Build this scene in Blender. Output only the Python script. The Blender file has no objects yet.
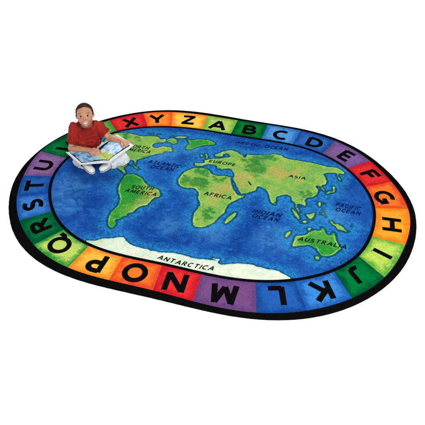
import bpy, bmesh, math, random
import numpy as np
from mathutils import Vector, Matrix, noise, bvhtree
from mathutils.geometry import delaunay_2d_cdt
random.seed(7)
LAKE=[[[0.2438,0.1989],[0.2564,0.1955],[0.2738,0.1759],[0.2843,0.1581],[0.2727,0.1582],[0.2571,0.1746]],[[0.1482,0.4828],[0.1505,0.5197],[0.1592,0.5272],[0.1612,0.503],[0.1556,0.4833]]]
co=[1.08035,0.00143,-0.00787,-0.00985,0.00454,0.00016,-0.00395,-0.03183,0.00258,-0.00209,0.00197,0.01585,-0.00226,0.00033,0.00155,-0.00438,0.00206,-0.00033,-0.00048]
cm=[1.04321,0.0003,-8e-05,-0.00218,-0.00048,-0.0046,-0.00174,-0.02946,0.00081,-0.00088,0.00319,0.0162,-0.00317,-0.00082,0.00359,-0.00448,0.00089,0.0018,0.0019]
ci=[0.83357,-0.00042,-0.00014,0.03559,0.00012,-0.00032,0.00185,-0.03166,-0.00208,-0.00014,-0.00125,0.00703,-0.00065,-0.00079,-0.0007,-0.00084,0.00273,-0.00054,0.00038]
L={"north_america":[[-0.9971,0.4387],[-0.9579,0.5154],[-0.9295,0.5346],[-0.8902,0.5533],[-0.8514,0.5608],[-0.7894,0.5494],[-0.7364,0.5465],[-0.7014,0.5493],[-0.6877,0.5605],[-0.6488,0.5663],[-0.6099,0.5721],[-0.5737,0.5573],[-0.5447,0.5336],[-0.5223,0.5135],[-0.541,0.4958],[-0.5803,0.4792],[-0.5987,0.4477],[-0.5779,0.4191],[-0.5452,0.4251],[-0.5159,0.4542],[-0.4769,0.4569],[-0.4426,0.4582],[-0.4118,0.4125],[-0.4354,0.3956],[-0.48,0.3827],[-0.4796,0.3544],[-0.5212,0.334],[-0.5588,0.3033],[-0.585,0.2694],[-0.6057,0.2536],[-0.6371,0.2218],[-0.6331,0.1875],[-0.6288,0.1601],[-0.6476,0.1801],[-0.6698,0.2059],[-0.696,0.1983],[-0.6978,0.172],[-0.6853,0.1327],[-0.6994,0.1019],[-0.6762,0.0651],[-0.6551,0.0375],[-0.6664,0.0281],[-0.6943,0.0445],[-0.7365,0.0756],[-0.783,0.0934],[-0.84,0.1118],[-0.9139,0.1876],[-0.9771,0.3038]],"south_america":[[-0.6513,0.024],[-0.6368,0.0336],[-0.6032,0.0488],[-0.5641,0.0364],[-0.5207,0.0183],[-0.4801,-0.0197],[-0.4399,-0.0519],[-0.3964,-0.0652],[-0.3532,-0.0784],[-0.3217,-0.1199],[-0.3235,-0.1587],[-0.3487,-0.1775],[-0.3588,-0.2212],[-0.3689,-0.2643],[-0.3994,-0.2811],[-0.4127,-0.3008],[-0.4279,-0.3288],[-0.4354,-0.3621],[-0.4625,-0.3854],[-0.4621,-0.4113],[-0.4866,-0.4276],[-0.5,-0.4571],[-0.5217,-0.4703],[-0.4991,-0.5018],[-0.5047,-0.5491],[-0.524,-0.5547],[-0.5572,-0.5228],[-0.5786,-0.4653],[-0.5844,-0.4019],[-0.5726,-0.343],[-0.5803,-0.2655],[-0.6259,-0.1847],[-0.6543,-0.108],[-0.6588,-0.0344]],"africa":[[-0.2254,0.2069],[-0.1857,0.2421],[-0.1386,0.2597],[-0.0922,0.2612],[-0.0686,0.2482],[-0.0345,0.2124],[-0.0045,0.2056],[0.0226,0.2032],[0.0565,0.2155],[0.094,0.211],[0.1178,0.2115],[0.1212,0.1808],[0.1543,0.1035],[0.1884,0.0529],[0.2147,0.0225],[0.2375,0.0255],[0.2539,0.0338],[0.2517,0.0097],[0.2221,-0.036],[0.1838,-0.0883],[0.1721,-0.1502],[0.1725,-0.1942],[0.1494,-0.2551],[0.1306,-0.3136],[0.1031,-0.3548],[0.0661,-0.3801],[0.0239,-0.3879],[-0.0096,-0.3609],[-0.018,-0.3186],[-0.0311,-0.2614],[-0.0208,-0.1961],[-0.0201,-0.1482],[-0.053,-0.0928],[-0.0623,-0.0457],[-0.1038,0.0015],[-0.1506,-0.0035],[-0.1927,-0.0071],[-0.2357,0.0238],[-0.2571,0.0705],[-0.2548,0.1141],[-0.247,0.1614]],"eurasia":[[-0.1937,0.2913],[-0.1975,0.3125],[-0.1661,0.3184],[-0.1357,0.3272],[-0.134,0.3437],[-0.1425,0.3655],[-0.1318,0.3694],[-0.1125,0.3847],[-0.0888,0.4013],[-0.0624,0.4089],[-0.0281,0.4221],[-0.013,0.4362],[0.017,0.4482],[0.0394,0.4711],[0.0091,0.4955],[-0.0155,0.4801],[-0.018,0.4545],[-0.0424,0.4392],[-0.0702,0.4362],[-0.086,0.4581],[-0.0642,0.4827],[-0.035,0.5163],[0.0055,0.5449],[0.0422,0.5521],[0.0839,0.5389],[0.108,0.5191],[0.1247,0.5206],[0.1474,0.4859],[0.1524,0.5236],[0.1664,0.5326],[0.1963,0.5363],[0.2414,0.546],[0.2519,0.5623],[0.2679,0.5537],[0.3195,0.5768],[0.3622,0.5975],[0.4103,0.5915],[0.4466,0.5723],[0.4948,0.5617],[0.5605,0.5651],[0.6264,0.5648],[0.6924,0.5608],[0.7703,0.5452],[0.8232,0.551],[0.8718,0.5463],[0.9188,0.5042],[0.9165,0.4762],[0.8901,0.4777],[0.8819,0.4571],[0.9089,0.4021],[0.8948,0.3892],[0.8667,0.4527],[0.8585,0.4777],[0.8228,0.4674],[0.773,0.4438],[0.7878,0.4118],[0.8066,0.3637],[0.8001,0.3179],[0.7776,0.294],[0.799,0.2487],[0.7843,0.2445],[0.7577,0.2883],[0.7391,0.2743],[0.7597,0.2374],[0.7606,0.1954],[0.7385,0.1496],[0.7082,0.1271],[0.6942,0.1094],[0.6892,0.0876],[0.7027,0.0446],[0.6944,0.029],[0.6844,0.0393],[0.6625,0.0463],[0.6426,0.0406],[0.6392,0.0263],[0.6551,-0.0087],[0.6725,-0.0388],[0.6675,-0.0532],[0.65,-0.0272],[0.6322,0.0044],[0.6166,0.0464],[0.5972,0.0611],[0.5759,0.1095],[0.5407,0.116],[0.5133,0.1025],[0.4896,0.0708],[0.4892,0.0299],[0.4834,0.008],[0.4958,0.0182],[0.4701,-0.0053],[0.4495,0.0211],[0.4269,0.0803],[0.3957,0.1301],[0.3592,0.1538],[0.3277,0.1533],[0.3269,0.1103],[0.2932,0.0751],[0.2433,0.0439],[0.2241,0.0451],[0.1992,0.0819],[0.1609,0.1486],[0.1324,0.188],[0.1247,0.2147],[0.1304,0.2115],[0.1293,0.2367],[0.1212,0.2647],[0.1079,0.2808],[0.0833,0.3046],[0.0353,0.2938],[0.0264,0.2757],[0.0059,0.2931],[-0.0119,0.2802],[-0.032,0.3182],[-0.0664,0.3241],[-0.0933,0.3195],[-0.1171,0.3047],[-0.1225,0.2992],[-0.1363,0.2826],[-0.1804,0.273]],"australia":[[0.6742,-0.3825],[0.6803,-0.3247],[0.6892,-0.2813],[0.7402,-0.2583],[0.7626,-0.2269],[0.7959,-0.1921],[0.8281,-0.1862],[0.8402,-0.154],[0.8583,-0.1657],[0.8804,-0.2095],[0.9076,-0.2099],[0.9194,-0.1732],[0.9328,-0.1944],[0.9427,-0.2326],[0.9576,-0.2687],[0.9804,-0.3019],[0.9901,-0.3227],[0.9723,-0.3512],[0.9505,-0.3883],[0.9125,-0.4176],[0.8716,-0.4234],[0.8467,-0.3953],[0.8272,-0.3698],[0.7767,-0.3529],[0.7267,-0.3753],[0.6814,-0.3931]],"greenland":[[-0.3656,0.6076],[-0.3281,0.6006],[-0.2812,0.6266],[-0.2158,0.6419],[-0.1752,0.6394],[-0.1154,0.6038],[-0.1553,0.5714],[-0.1996,0.5551],[-0.2385,0.5214],[-0.2672,0.4874],[-0.3071,0.4589],[-0.3327,0.4771],[-0.332,0.5203],[-0.3288,0.5562]],"antarctica":[[-0.6232,-0.7139],[-0.6229,-0.7093],[-0.5688,-0.6958],[-0.524,-0.662],[-0.4597,-0.6371],[-0.4168,-0.6142],[-0.3928,-0.6178],[-0.3468,-0.6564],[-0.2894,-0.6705],[-0.2066,-0.6768],[-0.1888,-0.6832],[-0.1584,-0.6744],[-0.1233,-0.6782],[-0.051,-0.662],[0.0253,-0.6583],[0.0946,-0.6687],[0.1676,-0.6582],[0.2402,-0.6477],[0.2131,-0.6392],[0.26,-0.6334],[0.2542,-0.662],[0.2782,-0.6741],[0.3032,-0.665],[0.3781,-0.6376],[0.4558,-0.6209],[0.5118,-0.6293],[0.592,-0.6285],[0.6458,-0.6315],[0.6967,-0.6571],[0.7184,-0.6689],[0.7097,-0.7048],[0.635,-0.7306],[0.5182,-0.761],[0.3677,-0.7826],[0.2441,-0.7928],[0.114,-0.7872],[-0.0185,-0.7815],[-0.182,-0.7885],[-0.3179,-0.7868],[-0.4617,-0.7727],[-0.5613,-0.7541]]}
I={"arctic":[[-0.5155,0.5509],[-0.4769,0.5853],[-0.442,0.5721],[-0.419,0.5345],[-0.4427,0.5014],[-0.4738,0.5187],[-0.4966,0.5121]],"arctic2":[[-0.467,0.6008],[-0.4264,0.6306],[-0.3624,0.6364],[-0.3893,0.6106],[-0.4343,0.594]],"arctic3":[[-0.5876,0.5123],[-0.5586,0.5438],[-0.5276,0.5563],[-0.5113,0.5308],[-0.5331,0.5016],[-0.5616,0.4968]],"carib":[[-0.653,0.1531],[-0.6282,0.1444],[-0.5916,0.1205],[-0.5775,0.1091],[-0.6023,0.1112],[-0.6346,0.1316]],"ireland":[[-0.189,0.4175],[-0.1834,0.4308],[-0.17,0.4247],[-0.1662,0.406],[-0.1745,0.3954],[-0.1843,0.4024]],"britain":[[-0.1581,0.4431],[-0.1525,0.4564],[-0.1354,0.438],[-0.1203,0.4028],[-0.1272,0.3845],[-0.1405,0.3904],[-0.1437,0.4141]],"madagascar":[[0.1943,-0.2952],[0.2032,-0.2395],[0.2216,-0.2018],[0.2402,-0.1637],[0.255,-0.177],[0.2492,-0.2262],[0.2323,-0.2694],[0.2125,-0.3004]],"sumatra":[[0.6129,-0.0275],[0.6247,-0.024],[0.6595,-0.0593],[0.6832,-0.1034],[0.6742,-0.1223],[0.6491,-0.0943],[0.6272,-0.0622]],"borneo":[[0.7112,-0.0508],[0.7345,-0.0441],[0.763,-0.0166],[0.7765,-0.0255],[0.7732,-0.0584],[0.7583,-0.0943],[0.7372,-0.0878],[0.7218,-0.0669]],"java":[[0.7031,-0.1265],[0.7213,-0.115],[0.7428,-0.1237],[0.726,-0.1447],[0.7096,-0.142]],"timor":[[0.7437,-0.1971],[0.7584,-0.1776],[0.7755,-0.1879],[0.7638,-0.2132]],"phil":[[0.7791,0.1001],[0.795,0.1047],[0.8043,0.0673],[0.7945,0.0486],[0.7796,0.0668]],"phil2":[[0.8166,0.0314],[0.8239,0.0374],[0.8274,0.0241],[0.8211,0.0158]],"phil3":[[0.8204,-0.009],[0.8319,0.0021],[0.8409,-0.0108],[0.8343,-0.028],[0.8243,-0.0258]],"japan":[[0.8139,0.213],[0.8349,0.2471],[0.8594,0.2542],[0.8539,0.2995],[0.8618,0.3191],[0.8733,0.308],[0.8774,0.2806],[0.879,0.2458],[0.8538,0.2315],[0.8311,0.211]],"korea":[[0.7652,0.284],[0.7759,0.2871],[0.8067,0.2489],[0.7955,0.2371]],"guinea":[[0.8798,-0.0753],[0.8959,-0.0707],[0.9158,-0.0978],[0.9426,-0.0901],[0.9844,-0.1208],[1.0075,-0.1545],[0.9822,-0.1517],[0.9435,-0.1461],[0.9241,-0.1212],[0.9015,-0.1072]],"indian":[[0.6154,-0.3108],[0.6169,-0.2773],[0.6397,-0.2507],[0.6494,-0.2679],[0.6384,-0.3042],[0.6256,-0.3242]],"tasmania":[[0.8349,-0.4446],[0.8494,-0.4298],[0.8651,-0.4374],[0.864,-0.4589],[0.849,-0.4707]],"lanka":[[0.4795,0.0068],[0.4883,0.0134],[0.4958,0.0008],[0.492,-0.0136],[0.4836,-0.0094]],"socotra":[[0.2421,0.0062],[0.2454,0.0279],[0.2552,0.0307],[0.2583,0.0109],[0.2518,-0.0047]],"islet0":[[-0.6476,0.6129],[-0.6505,0.6047],[-0.665,0.5987],[-0.6832,0.5986],[-0.6783,0.6081],[-0.6728,0.6148],[-0.6578,0.6173]],"islet1":[[-0.5929,0.6131],[-0.5994,0.6052],[-0.6086,0.601],[-0.6195,0.602],[-0.6187,0.609],[-0.6143,0.6145],[-0.6043,0.6159]],"islet2":[[-0.4808,0.5338],[-0.4855,0.5231],[-0.4922,0.5189],[-0.4993,0.5233],[-0.5045,0.5322],[-0.4994,0.5402],[-0.4909,0.5403]],"islet3":[[-0.4818,0.6019],[-0.4846,0.5951],[-0.4918,0.5915],[-0.4969,0.5942],[-0.5031,0.5991],[-0.4957,0.6054],[-0.4872,0.6064]],"islet4":[[-0.5999,0.1358],[-0.5991,0.1308],[-0.6067,0.1274],[-0.613,0.1291],[-0.6176,0.1336],[-0.6108,0.1391],[-0.6021,0.1404]],"islet5":[[-0.6444,0.1443],[-0.6428,0.1406],[-0.6494,0.1377],[-0.6566,0.1385],[-0.6574,0.1429],[-0.6534,0.147],[-0.6461,0.1481]],"islet6":[[0.0004,0.393],[0.0004,0.3876],[-0.0053,0.3847],[-0.0126,0.3863],[-0.0113,0.3926],[-0.0093,0.3969],[-0.0032,0.3973]],"islet7":[[0.1056,0.2092],[0.1031,0.205],[0.0987,0.2029],[0.0934,0.2038],[0.0944,0.2079],[0.0962,0.2109],[0.1008,0.2113]],"islet8":[[0.7049,-0.1424],[0.7007,-0.1486],[0.6961,-0.1511],[0.6919,-0.1489],[0.6906,-0.1438],[0.6942,-0.1393],[0.6993,-0.1391]],"islet9":[[0.7385,-0.119],[0.7349,-0.125],[0.7295,-0.1278],[0.7261,-0.1253],[0.7224,-0.1209],[0.7282,-0.1158],[0.7343,-0.1152]],"islet10":[[0.769,-0.0921],[0.7684,-0.0973],[0.7634,-0.1],[0.7599,-0.0975],[0.7569,-0.0928],[0.762,-0.0879],[0.7676,-0.0875]],"islet11":[[0.8272,0.102],[0.828,0.0961],[0.8231,0.0931],[0.8184,0.0961],[0.8175,0.1027],[0.8211,0.1081],[0.8264,0.1081]],"islet12":[[0.9085,-0.0783],[0.9084,-0.0825],[0.9043,-0.0847],[0.8997,-0.0832],[0.9008,-0.0783],[0.9028,-0.0748],[0.907,-0.0746]],"islet13":[[1.0235,-0.1384],[1.0215,-0.1437],[1.0174,-0.1461],[1.0126,-0.1442],[1.0141,-0.1384],[1.0158,-0.1346],[1.0199,-0.1346]],"islet14":[[1.0375,-0.0881],[1.035,-0.0929],[1.0322,-0.0947],[1.0295,-0.0927],[1.0293,-0.0882],[1.0312,-0.0849],[1.0342,-0.085]],"islet15":[[0.8584,-0.0341],[0.855,-0.0402],[0.8507,-0.0427],[0.8477,-0.04],[0.845,-0.0352],[0.8495,-0.0304],[0.8543,-0.0302]],"islet16":[[0.8166,-0.0191],[0.8159,-0.027],[0.8116,-0.0301],[0.8085,-0.0257],[0.8051,-0.0181],[0.8095,-0.0116],[0.8145,-0.012]],"islet17":[[0.6692,0.0214],[0.6702,0.0146],[0.6667,0.0119],[0.6632,0.0157],[0.6615,0.023],[0.6641,0.0286],[0.6682,0.0281]],"islet18":[[0.2611,0.0895],[0.2618,0.0859],[0.2581,0.0839],[0.2537,0.0853],[0.2539,0.0895],[0.2557,0.0926],[0.2597,0.0929]]}
BN=[["A",1.7864,1.8374],["B",1.5954,1.6066],["C",1.4083,1.3621],["D",1.2143,1.1389],["E",1.004,0.9203],["F",0.7316,0.689],["G",0.4912,0.4331],["H",0.2008,0.1734],["I",-0.1698,-0.1754],["J",-0.4976,-0.4175],["K",-0.7385,-0.6451],["L",-0.9618,-0.8904],["M",-1.1683,-1.1],["N",-1.4263,-1.3943],["O",-1.6099,-1.6378],["P",-1.8149,-1.8795],["Q",-2.0122,-2.094],["R",-2.2493,-2.3118],["S",-2.4734,-2.5244],["T",-2.711,-2.7453],["U",-2.9446,-2.971],["V",3.026,3.0322],["W",2.6881,2.7524],["X",2.42,2.4741],["Y",2.1799,2.2343],["Z",1.9987,2.061]]
LT=[["A",-0.1729,0.8776,1.5746],["B",0.0967,0.8815,1.5805],["C",0.3635,0.8769,1.5454],["D",0.6435,0.8421,1.3815],["E",0.9112,0.7254,1.0389],["F",1.1064,0.5291,0.7191],["G",1.2249,0.2861,0.4483],["H",1.2888,0.0042,0.0759],["I",1.2439,-0.2949,-0.4181],["J",1.1106,-0.5218,-0.8749],["K",0.916,-0.7122,-1.0799],["L",0.6642,-0.8285,-1.26],["M",0.3618,-0.8998,-1.4563],["N",0.0554,-0.8913,-1.5094],["O",-0.2095,-0.8867,-1.5005],["P",-0.4694,-0.876,-1.6129],["Q",-0.7712,-0.7955,-1.9049],["R",-0.9808,-0.666,-2.248],["S",-1.1414,-0.4848,-2.5354],["T",-1.2406,-0.2822,-2.7904],["U",-1.3003,-0.0411,-3.0777],["V",-1.2427,0.2249,2.7795],["W",-1.1411,0.4704,2.4167],["X",-0.8988,0.7139,2.1891],["Y",-0.7026,0.8271,1.9622],["Z",-0.4379,0.8868,1.7249]]
W=[["NORTH",-0.782,0.3682,-0.6036,0.3747,"na"],["AMERICA",-0.7965,0.319,-0.5803,0.3271,"na"],["ATLANTIC",-0.5524,0.2115,-0.2854,0.212,"o"],["OCEAN",-0.5081,0.1517,-0.3226,0.1617,"o"],["EUROPE",-0.1024,0.3496,0.1082,0.351,"eu"],["AFRICA",-0.0261,-0.0435,0.1793,-0.0461,"af"],["ASIA",0.521,0.3318,0.6517,0.334,"eu"],["SOUTH",-0.5513,-0.121,-0.384,-0.0981,"sa"],["AMERICA",-0.5852,-0.1706,-0.3479,-0.1576,"sa"],["INDIAN",0.3529,-0.1355,0.5628,-0.1335,"o"],["OCEAN",0.3643,-0.1844,0.5534,-0.1851,"o"],["PACIFIC",0.8996,0.0935,1.0769,0.0923,"o"],["OCEAN",0.9059,0.0396,1.0813,0.04,"o"],["AUSTRALIA",0.7023,-0.3261,1.0167,-0.3192,"au"],["ARCTIC",0.0292,0.6587,0.2369,0.6625,"o"],["OCEAN",0.2694,0.6631,0.4601,0.6661,"o"],["ANTARCTICA",-0.1228,-0.7359,0.2471,-0.7374,"an"]]
BL={"dark":[[-0.853,0.526,0.022],[-0.739,0.528,0.022],[-0.626,-0.112,0.067],[-0.592,-0.04,0.044],[-0.505,-0.197,0.044],[-0.563,-0.295,0.022],[-0.219,0.055,0.026],[-0.184,0.09,0.022],[-0.116,0.072,0.03],[-0.064,0.075,0.026],[-0.066,0.214,0.015],[-0.128,0.209,0.019],[0.008,0.171,0.015],[0.066,0.188,0.015],[0.242,0.449,0.03],[0.28,0.529,0.03],[0.337,0.56,0.022],[0.217,0.388,0.022],[0.287,0.355,0.03],[0.683,0.158,0.022],[0.712,0.155,0.019],[0.955,-0.391,0.044],[0.869,-0.369,0.037],[0.786,-0.326,0.03],[0.056,-0.271,0.019],[0.07,-0.224,0.015],[-0.545,-0.423,0.015],[-0.281,0.569,0.037],[-0.195,0.564,0.022],[-0.372,0.588,0.015],[-0.534,-0.516,0.019],[-0.575,0.282,0.015],[0.251,0.411,0.015],[0.162,0.453,0.015]],"warm":[[0.212,0.154,0.03],[0.16,0.24,0.03],[0.223,0.233,0.03],[0.471,0.356,0.037],[0.399,0.374,0.037],[0.555,0.393,0.03],[0.617,0.296,0.015],[0.061,0.038,0.03],[0.105,0.099,0.022],[0.145,0.062,0.022],[0.065,-0.079,0.022],[-0.099,-0.126,0.015],[-0.375,-0.136,0.022],[-0.408,-0.169,0.019],[-0.428,-0.256,0.015],[-0.622,0.339,0.015],[-0.518,0.398,0.015]]}
SC = bpy.context.scene
C = SC.collection
T = 0.0106            # pile height of the rug
V = Vector

# ------------------------------------------------------------------ helpers
def srgb(r, g, b, k=1.0):
    def f(c):
        c /= 255.0
        return (c / 12.92 if c <= .04045 else ((c + .055) / 1.055) ** 2.4) * k
    return (f(r), f(g), f(b), 1.0)
EXPO = 0.585           # painted colours: picture colour -> pigment under the studio light
def pig(r, g, b):
    return srgb(r, g, b, EXPO)

def mesh_obj(name, verts, faces, mat=None, parent=None, smooth=False):
    me = bpy.data.meshes.new(name)
    me.from_pydata([tuple(v) for v in verts], [], faces)
    me.update()
    o = bpy.data.objects.new(name, me)
    C.objects.link(o)
    if mat: me.materials.append(mat)
    if parent: o.parent = parent
    if smooth: me.polygons.foreach_set('use_smooth', [True] * len(me.polygons))
    return o
def bm_obj(name, bm, mat=None, parent=None, smooth=True):
    me = bpy.data.meshes.new(name); bm.to_mesh(me); bm.free()
    o = bpy.data.objects.new(name, me); C.objects.link(o)
    if mat: me.materials.append(mat)
    if parent: o.parent = parent
    if smooth: me.polygons.foreach_set('use_smooth', [True] * len(me.polygons))
    return o
def thing(name, label, cat, loc=(0, 0, 0)):
    o = bpy.data.objects.new(name, None); C.objects.link(o)
    o.location = loc; o['label'] = label; o['category'] = cat
    o.empty_display_size = .1
    return o
def set_attr(me, name, vals):
    a = me.attributes.new(name, 'FLOAT', 'POINT'); a.data.foreach_set('value', np.asarray(vals, dtype=np.float32))
def set_col(me, name, cols):
    a = me.attributes.new(name, 'FLOAT_COLOR', 'POINT')
    a.data.foreach_set('color', np.asarray(cols, dtype=np.float32).ravel())

# ------------------------------------------------------------------ node helpers
class NT:
    def __init__(s, name):
        s.m = bpy.data.materials.new(name); s.m.use_nodes = True
        s.t = s.m.node_tree; s.b = s.t.nodes['Principled BSDF']
        s.b.inputs['Roughness'].default_value = .9
        s.b.inputs['Specular IOR Level'].default_value = .15
    def n(s, typ, **kw):
        x = s.t.nodes.new(typ)
        for k, v in kw.items():
            if k.startswith('i_'): x.inputs[k[2:].replace('_', ' ')].default_value = v
            else: setattr(x, k, v)
        return x
    def l(s, a, b): s.t.links.new(a, b)
    def coord(s):
        return s.n('ShaderNodeTexCoord').outputs['Object']
    def noise(s, scale, detail=3, rough=.55, vec=None, dist=0.0):
        x = s.n('ShaderNodeTexNoise'); x.inputs['Scale'].default_value = scale
        x.inputs['Detail'].default_value = detail; x.inputs['Roughness'].default_value = rough
        x.inputs['Distortion'].default_value = dist
        s.l(vec if vec is not None else s.coord(), x.inputs['Vector']); return x.outputs['Fac']
    def attr(s, name):
        return s.n('ShaderNodeAttribute', attribute_name=name).outputs['Fac']
    def acol(s, name):
        return s.n('ShaderNodeAttribute', attribute_name=name).outputs['Color']
    def math(s, op, a, b=0.0, clamp=False):
        x = s.n('ShaderNodeMath', operation=op); x.use_clamp = clamp
        for i, v in enumerate((a, b)):
            if isinstance(v, (int, float)): x.inputs[i].default_value = v
            else: s.l(v, x.inputs[i])
        return x.outputs[0]
    def mr(s, v, a, b, c=0.0, d=1.0, smooth=True):
        x = s.n('ShaderNodeMapRange'); x.interpolation_type = 'SMOOTHSTEP' if smooth else 'LINEAR'
        s.l(v, x.inputs[0])
        for i, q in enumerate((a, b, c, d)): x.inputs[i + 1].default_value = q
        return x.outputs[0]
    def mix(s, f, a, b, mode='MIX'):
        x = s.n('ShaderNodeMix', data_type='RGBA', blend_type=mode)
        if isinstance(f, (int, float)): x.inputs[0].default_value = f
        else: s.l(f, x.inputs[0])
        for i, v in ((6, a), (7, b)):
            if isinstance(v, tuple): x.inputs[i].default_value = v
            else: s.l(v, x.inputs[i])
        return x.outputs[2]
    def pile(s, col, depth=.0012, amount=.36, sp=0.0):
        s.b.inputs['Specular IOR Level'].default_value = sp
        """cut-pile look: fine tuft speckle in the dye and in the relief"""
        n1 = s.noise(260, 2, .7); n2 = s.noise(45, 3, .6)
        f = s.mr(n1, .3, .7, 1 - amount, 1 + amount, False)
        g = s.mr(n2, .3, .7, .90, 1.10, False)
        f = s.math('MULTIPLY', f, g)
        f = s.math('MULTIPLY', f, s.mr(s.noise(130, 2, .6), .3, .7, .90, 1.10, False))
        c = s.n('ShaderNodeVectorMath', operation='SCALE')
        s.l(col, c.inputs[0]); s.l(f, c.inputs['Scale'])
        s.l(c.outputs[0], s.b.inputs['Base Color'])
        bp = s.n('ShaderNodeBump'); bp.inputs['Strength'].default_value = .6; bp.inputs['Distance'].default_value = depth
        s.l(n1, bp.inputs['Height']); s.l(bp.outputs[0], s.b.inputs['Normal'])
        return s.m
    def rgb(s, c):
        x = s.n('ShaderNodeRGB'); x.outputs[0].default_value = c; return x.outputs[0]

def black_pile(name='black_pile'):
    a = NT(name); return a.pile(a.rgb(pig(13, 13, 15)), .0012, .5)
M_BLACK = black_pile()

# ------------------------------------------------------------------ curves of the rug
def rad(co, th):
    th = np.asarray(th, float); r = np.full_like(th, co[0])
    for k in range(1, (len(co) - 1) // 2 + 1):
        r = r + co[2 * k - 1] * np.cos(k * th) + co[2 * k] * np.sin(k * th)
    return r
def curve(co, th, off=0.0):
    th = np.asarray(th, float); r = rad(co, th)
    P = np.stack([1.38 * r * np.cos(th), r * np.sin(th)], -1)
    if off:
        e = 1e-3
        q = curve(co, th + e); w = curve(co, th - e); t = q - w
        t /= np.linalg.norm(t, axis=-1, keepdims=True)
        P = P + off * np.stack([t[..., 1], -t[..., 0]], -1)
    return P
LINE = 0.021

rug = thing('alphabet_world_map_rug', 'large oval rug with a world map inside a rainbow ring of alphabet blocks', 'rug')

# black body of the rug with its rounded, slightly uneven bound edge
def build_border():
    n = 480; th = np.linspace(0, 2 * math.pi, n, endpoint=False)
    prof = [(-.004, .0), (.0005, .0015), (.002, .005), (.0005, .0088), (-.0045, T - .0003), (-.012, T), (-.05, T)]
    V_, F_ = [], []
    for off, z in prof:
        P = curve(co, th, off)
        for i, (x, y) in enumerate(P):
            k = .0012 * noise.noise((x * 40, y * 40, z * 50))
            V_.append((x + k, y + k, z))
    m = len(prof)
    for j in range(m - 1):
        for i in range(n):
            a = j * n + i; b = j * n + (i + 1) % n
            F_.append((a, b, b + n, a + n))
    V_.append((0, 0, T)); c = len(V_) - 1
    for i in range(n): F_.append(((m - 1) * n + i, (m - 1) * n + (i + 1) % n, c))
    F_.append(tuple(range(n - 1, -1, -1)))
    o = mesh_obj('border', V_, F_, M_BLACK, rug, True)
    o['label'] = 'black bound border round the rug'
build_border()

# thin black ring between the letters and the sea
def build_line():
    n = 480; th = np.linspace(0, 2 * math.pi, n, endpoint=False)
    z = T + .0026
    rows = [(-.0005, T), (0, z), (LINE, z), (LINE + .0005, T)]
    V_, F_ = [], []
    for off, zz in rows:
        for x, y in curve(ci, th, off): V_.append((x, y, zz))
    for j in range(3):
        for i in range(n):
            a = j * n + i; b = j * n + (i + 1) % n
            F_.append((a, a + n, b + n, b))
    o = mesh_obj('ring_line', V_, F_, M_BLACK, rug)
build_line()

# ------------------------------------------------------------------ letter blocks
COL = {'A': ((175, 205, 95), (120, 178, 70)), 'B': ((12, 125, 50), (0, 88, 42)), 'C': ((82, 150, 214), (44, 108, 184)),
 'D': ((46, 102, 182), (28, 74, 148)), 'E': ((126, 92, 152), (106, 74, 128)), 'F': ((228, 45, 48), (195, 30, 42)),
 'G': ((248, 120, 40), (225, 72, 40)), 'H': ((255, 165, 45), (248, 128, 28)), 'I': ((185, 215, 90), (92, 170, 62)),
 'J': ((0, 122, 58), (0, 84, 46)), 'K': ((58, 134, 212), (30, 90, 172)), 'L': ((36, 94, 176), (24, 70, 146)),
 'M': ((120, 76, 132), (100, 66, 120)), 'N': ((232, 48, 48), (198, 28, 44)), 'O': ((252, 120, 38), (226, 72, 40)),
 'P': ((254, 190, 68), (244, 134, 38)), 'Q': ((190, 215, 100), (40, 150, 60)), 'R': ((10, 112, 62), (0, 84, 50)),
 'S': ((60, 126, 206), (34, 88, 168)), 'T': ((38, 94, 176), (24, 70, 144)), 'U': ((136, 98, 152), (108, 78, 130)),
 'V': ((12, 118, 60), (0, 82, 44)), 'W': ((120, 185, 70), (60, 150, 60)), 'X': ((228, 50, 52), (196, 30, 42)),
 'Y': ((252, 140, 45), (236, 90, 42)), 'Z': ((254, 200, 80), (246, 140, 40))}
NAME_COL = dict(A='lime green', B='dark green', C='light blue', D='blue', E='purple', F='red', G='orange', H='amber', I='lime green',
 J='dark green', K='light blue', L='blue', M='purple', N='red', O='orange', P='amber', Q='lime green', R='dark green', S='light blue',
 T='blue', U='purple', V='dark green', W='lime green', X='red', Y='orange', Z='amber')
def panel_mat(ch):
    a = NT('dyed_pile_' + NAME_COL[ch].replace(' ', '_'))
    c1, c2 = COL[ch]
    e = a.attr('edge'); n1 = a.noise(16, 4, .65, dist=.6); n2 = a.noise(90, 3, .7)
    s = a.math('ADD', e, a.math('MULTIPLY', a.math('SUBTRACT', n1, .5), .11))
    s = a.math('ADD', s, a.math('MULTIPLY', a.math('SUBTRACT', n2, .5), .05))
    f = a.mr(s, .005, .062)
    return a.pile(a.mix(f, pig(*c2), pig(*c1)))
def unwrap(a, b):
    d = (b - a) % (2 * math.pi)
    return a - ((2 * math.pi - d) if True else 0)
panel_objs = {}
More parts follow.
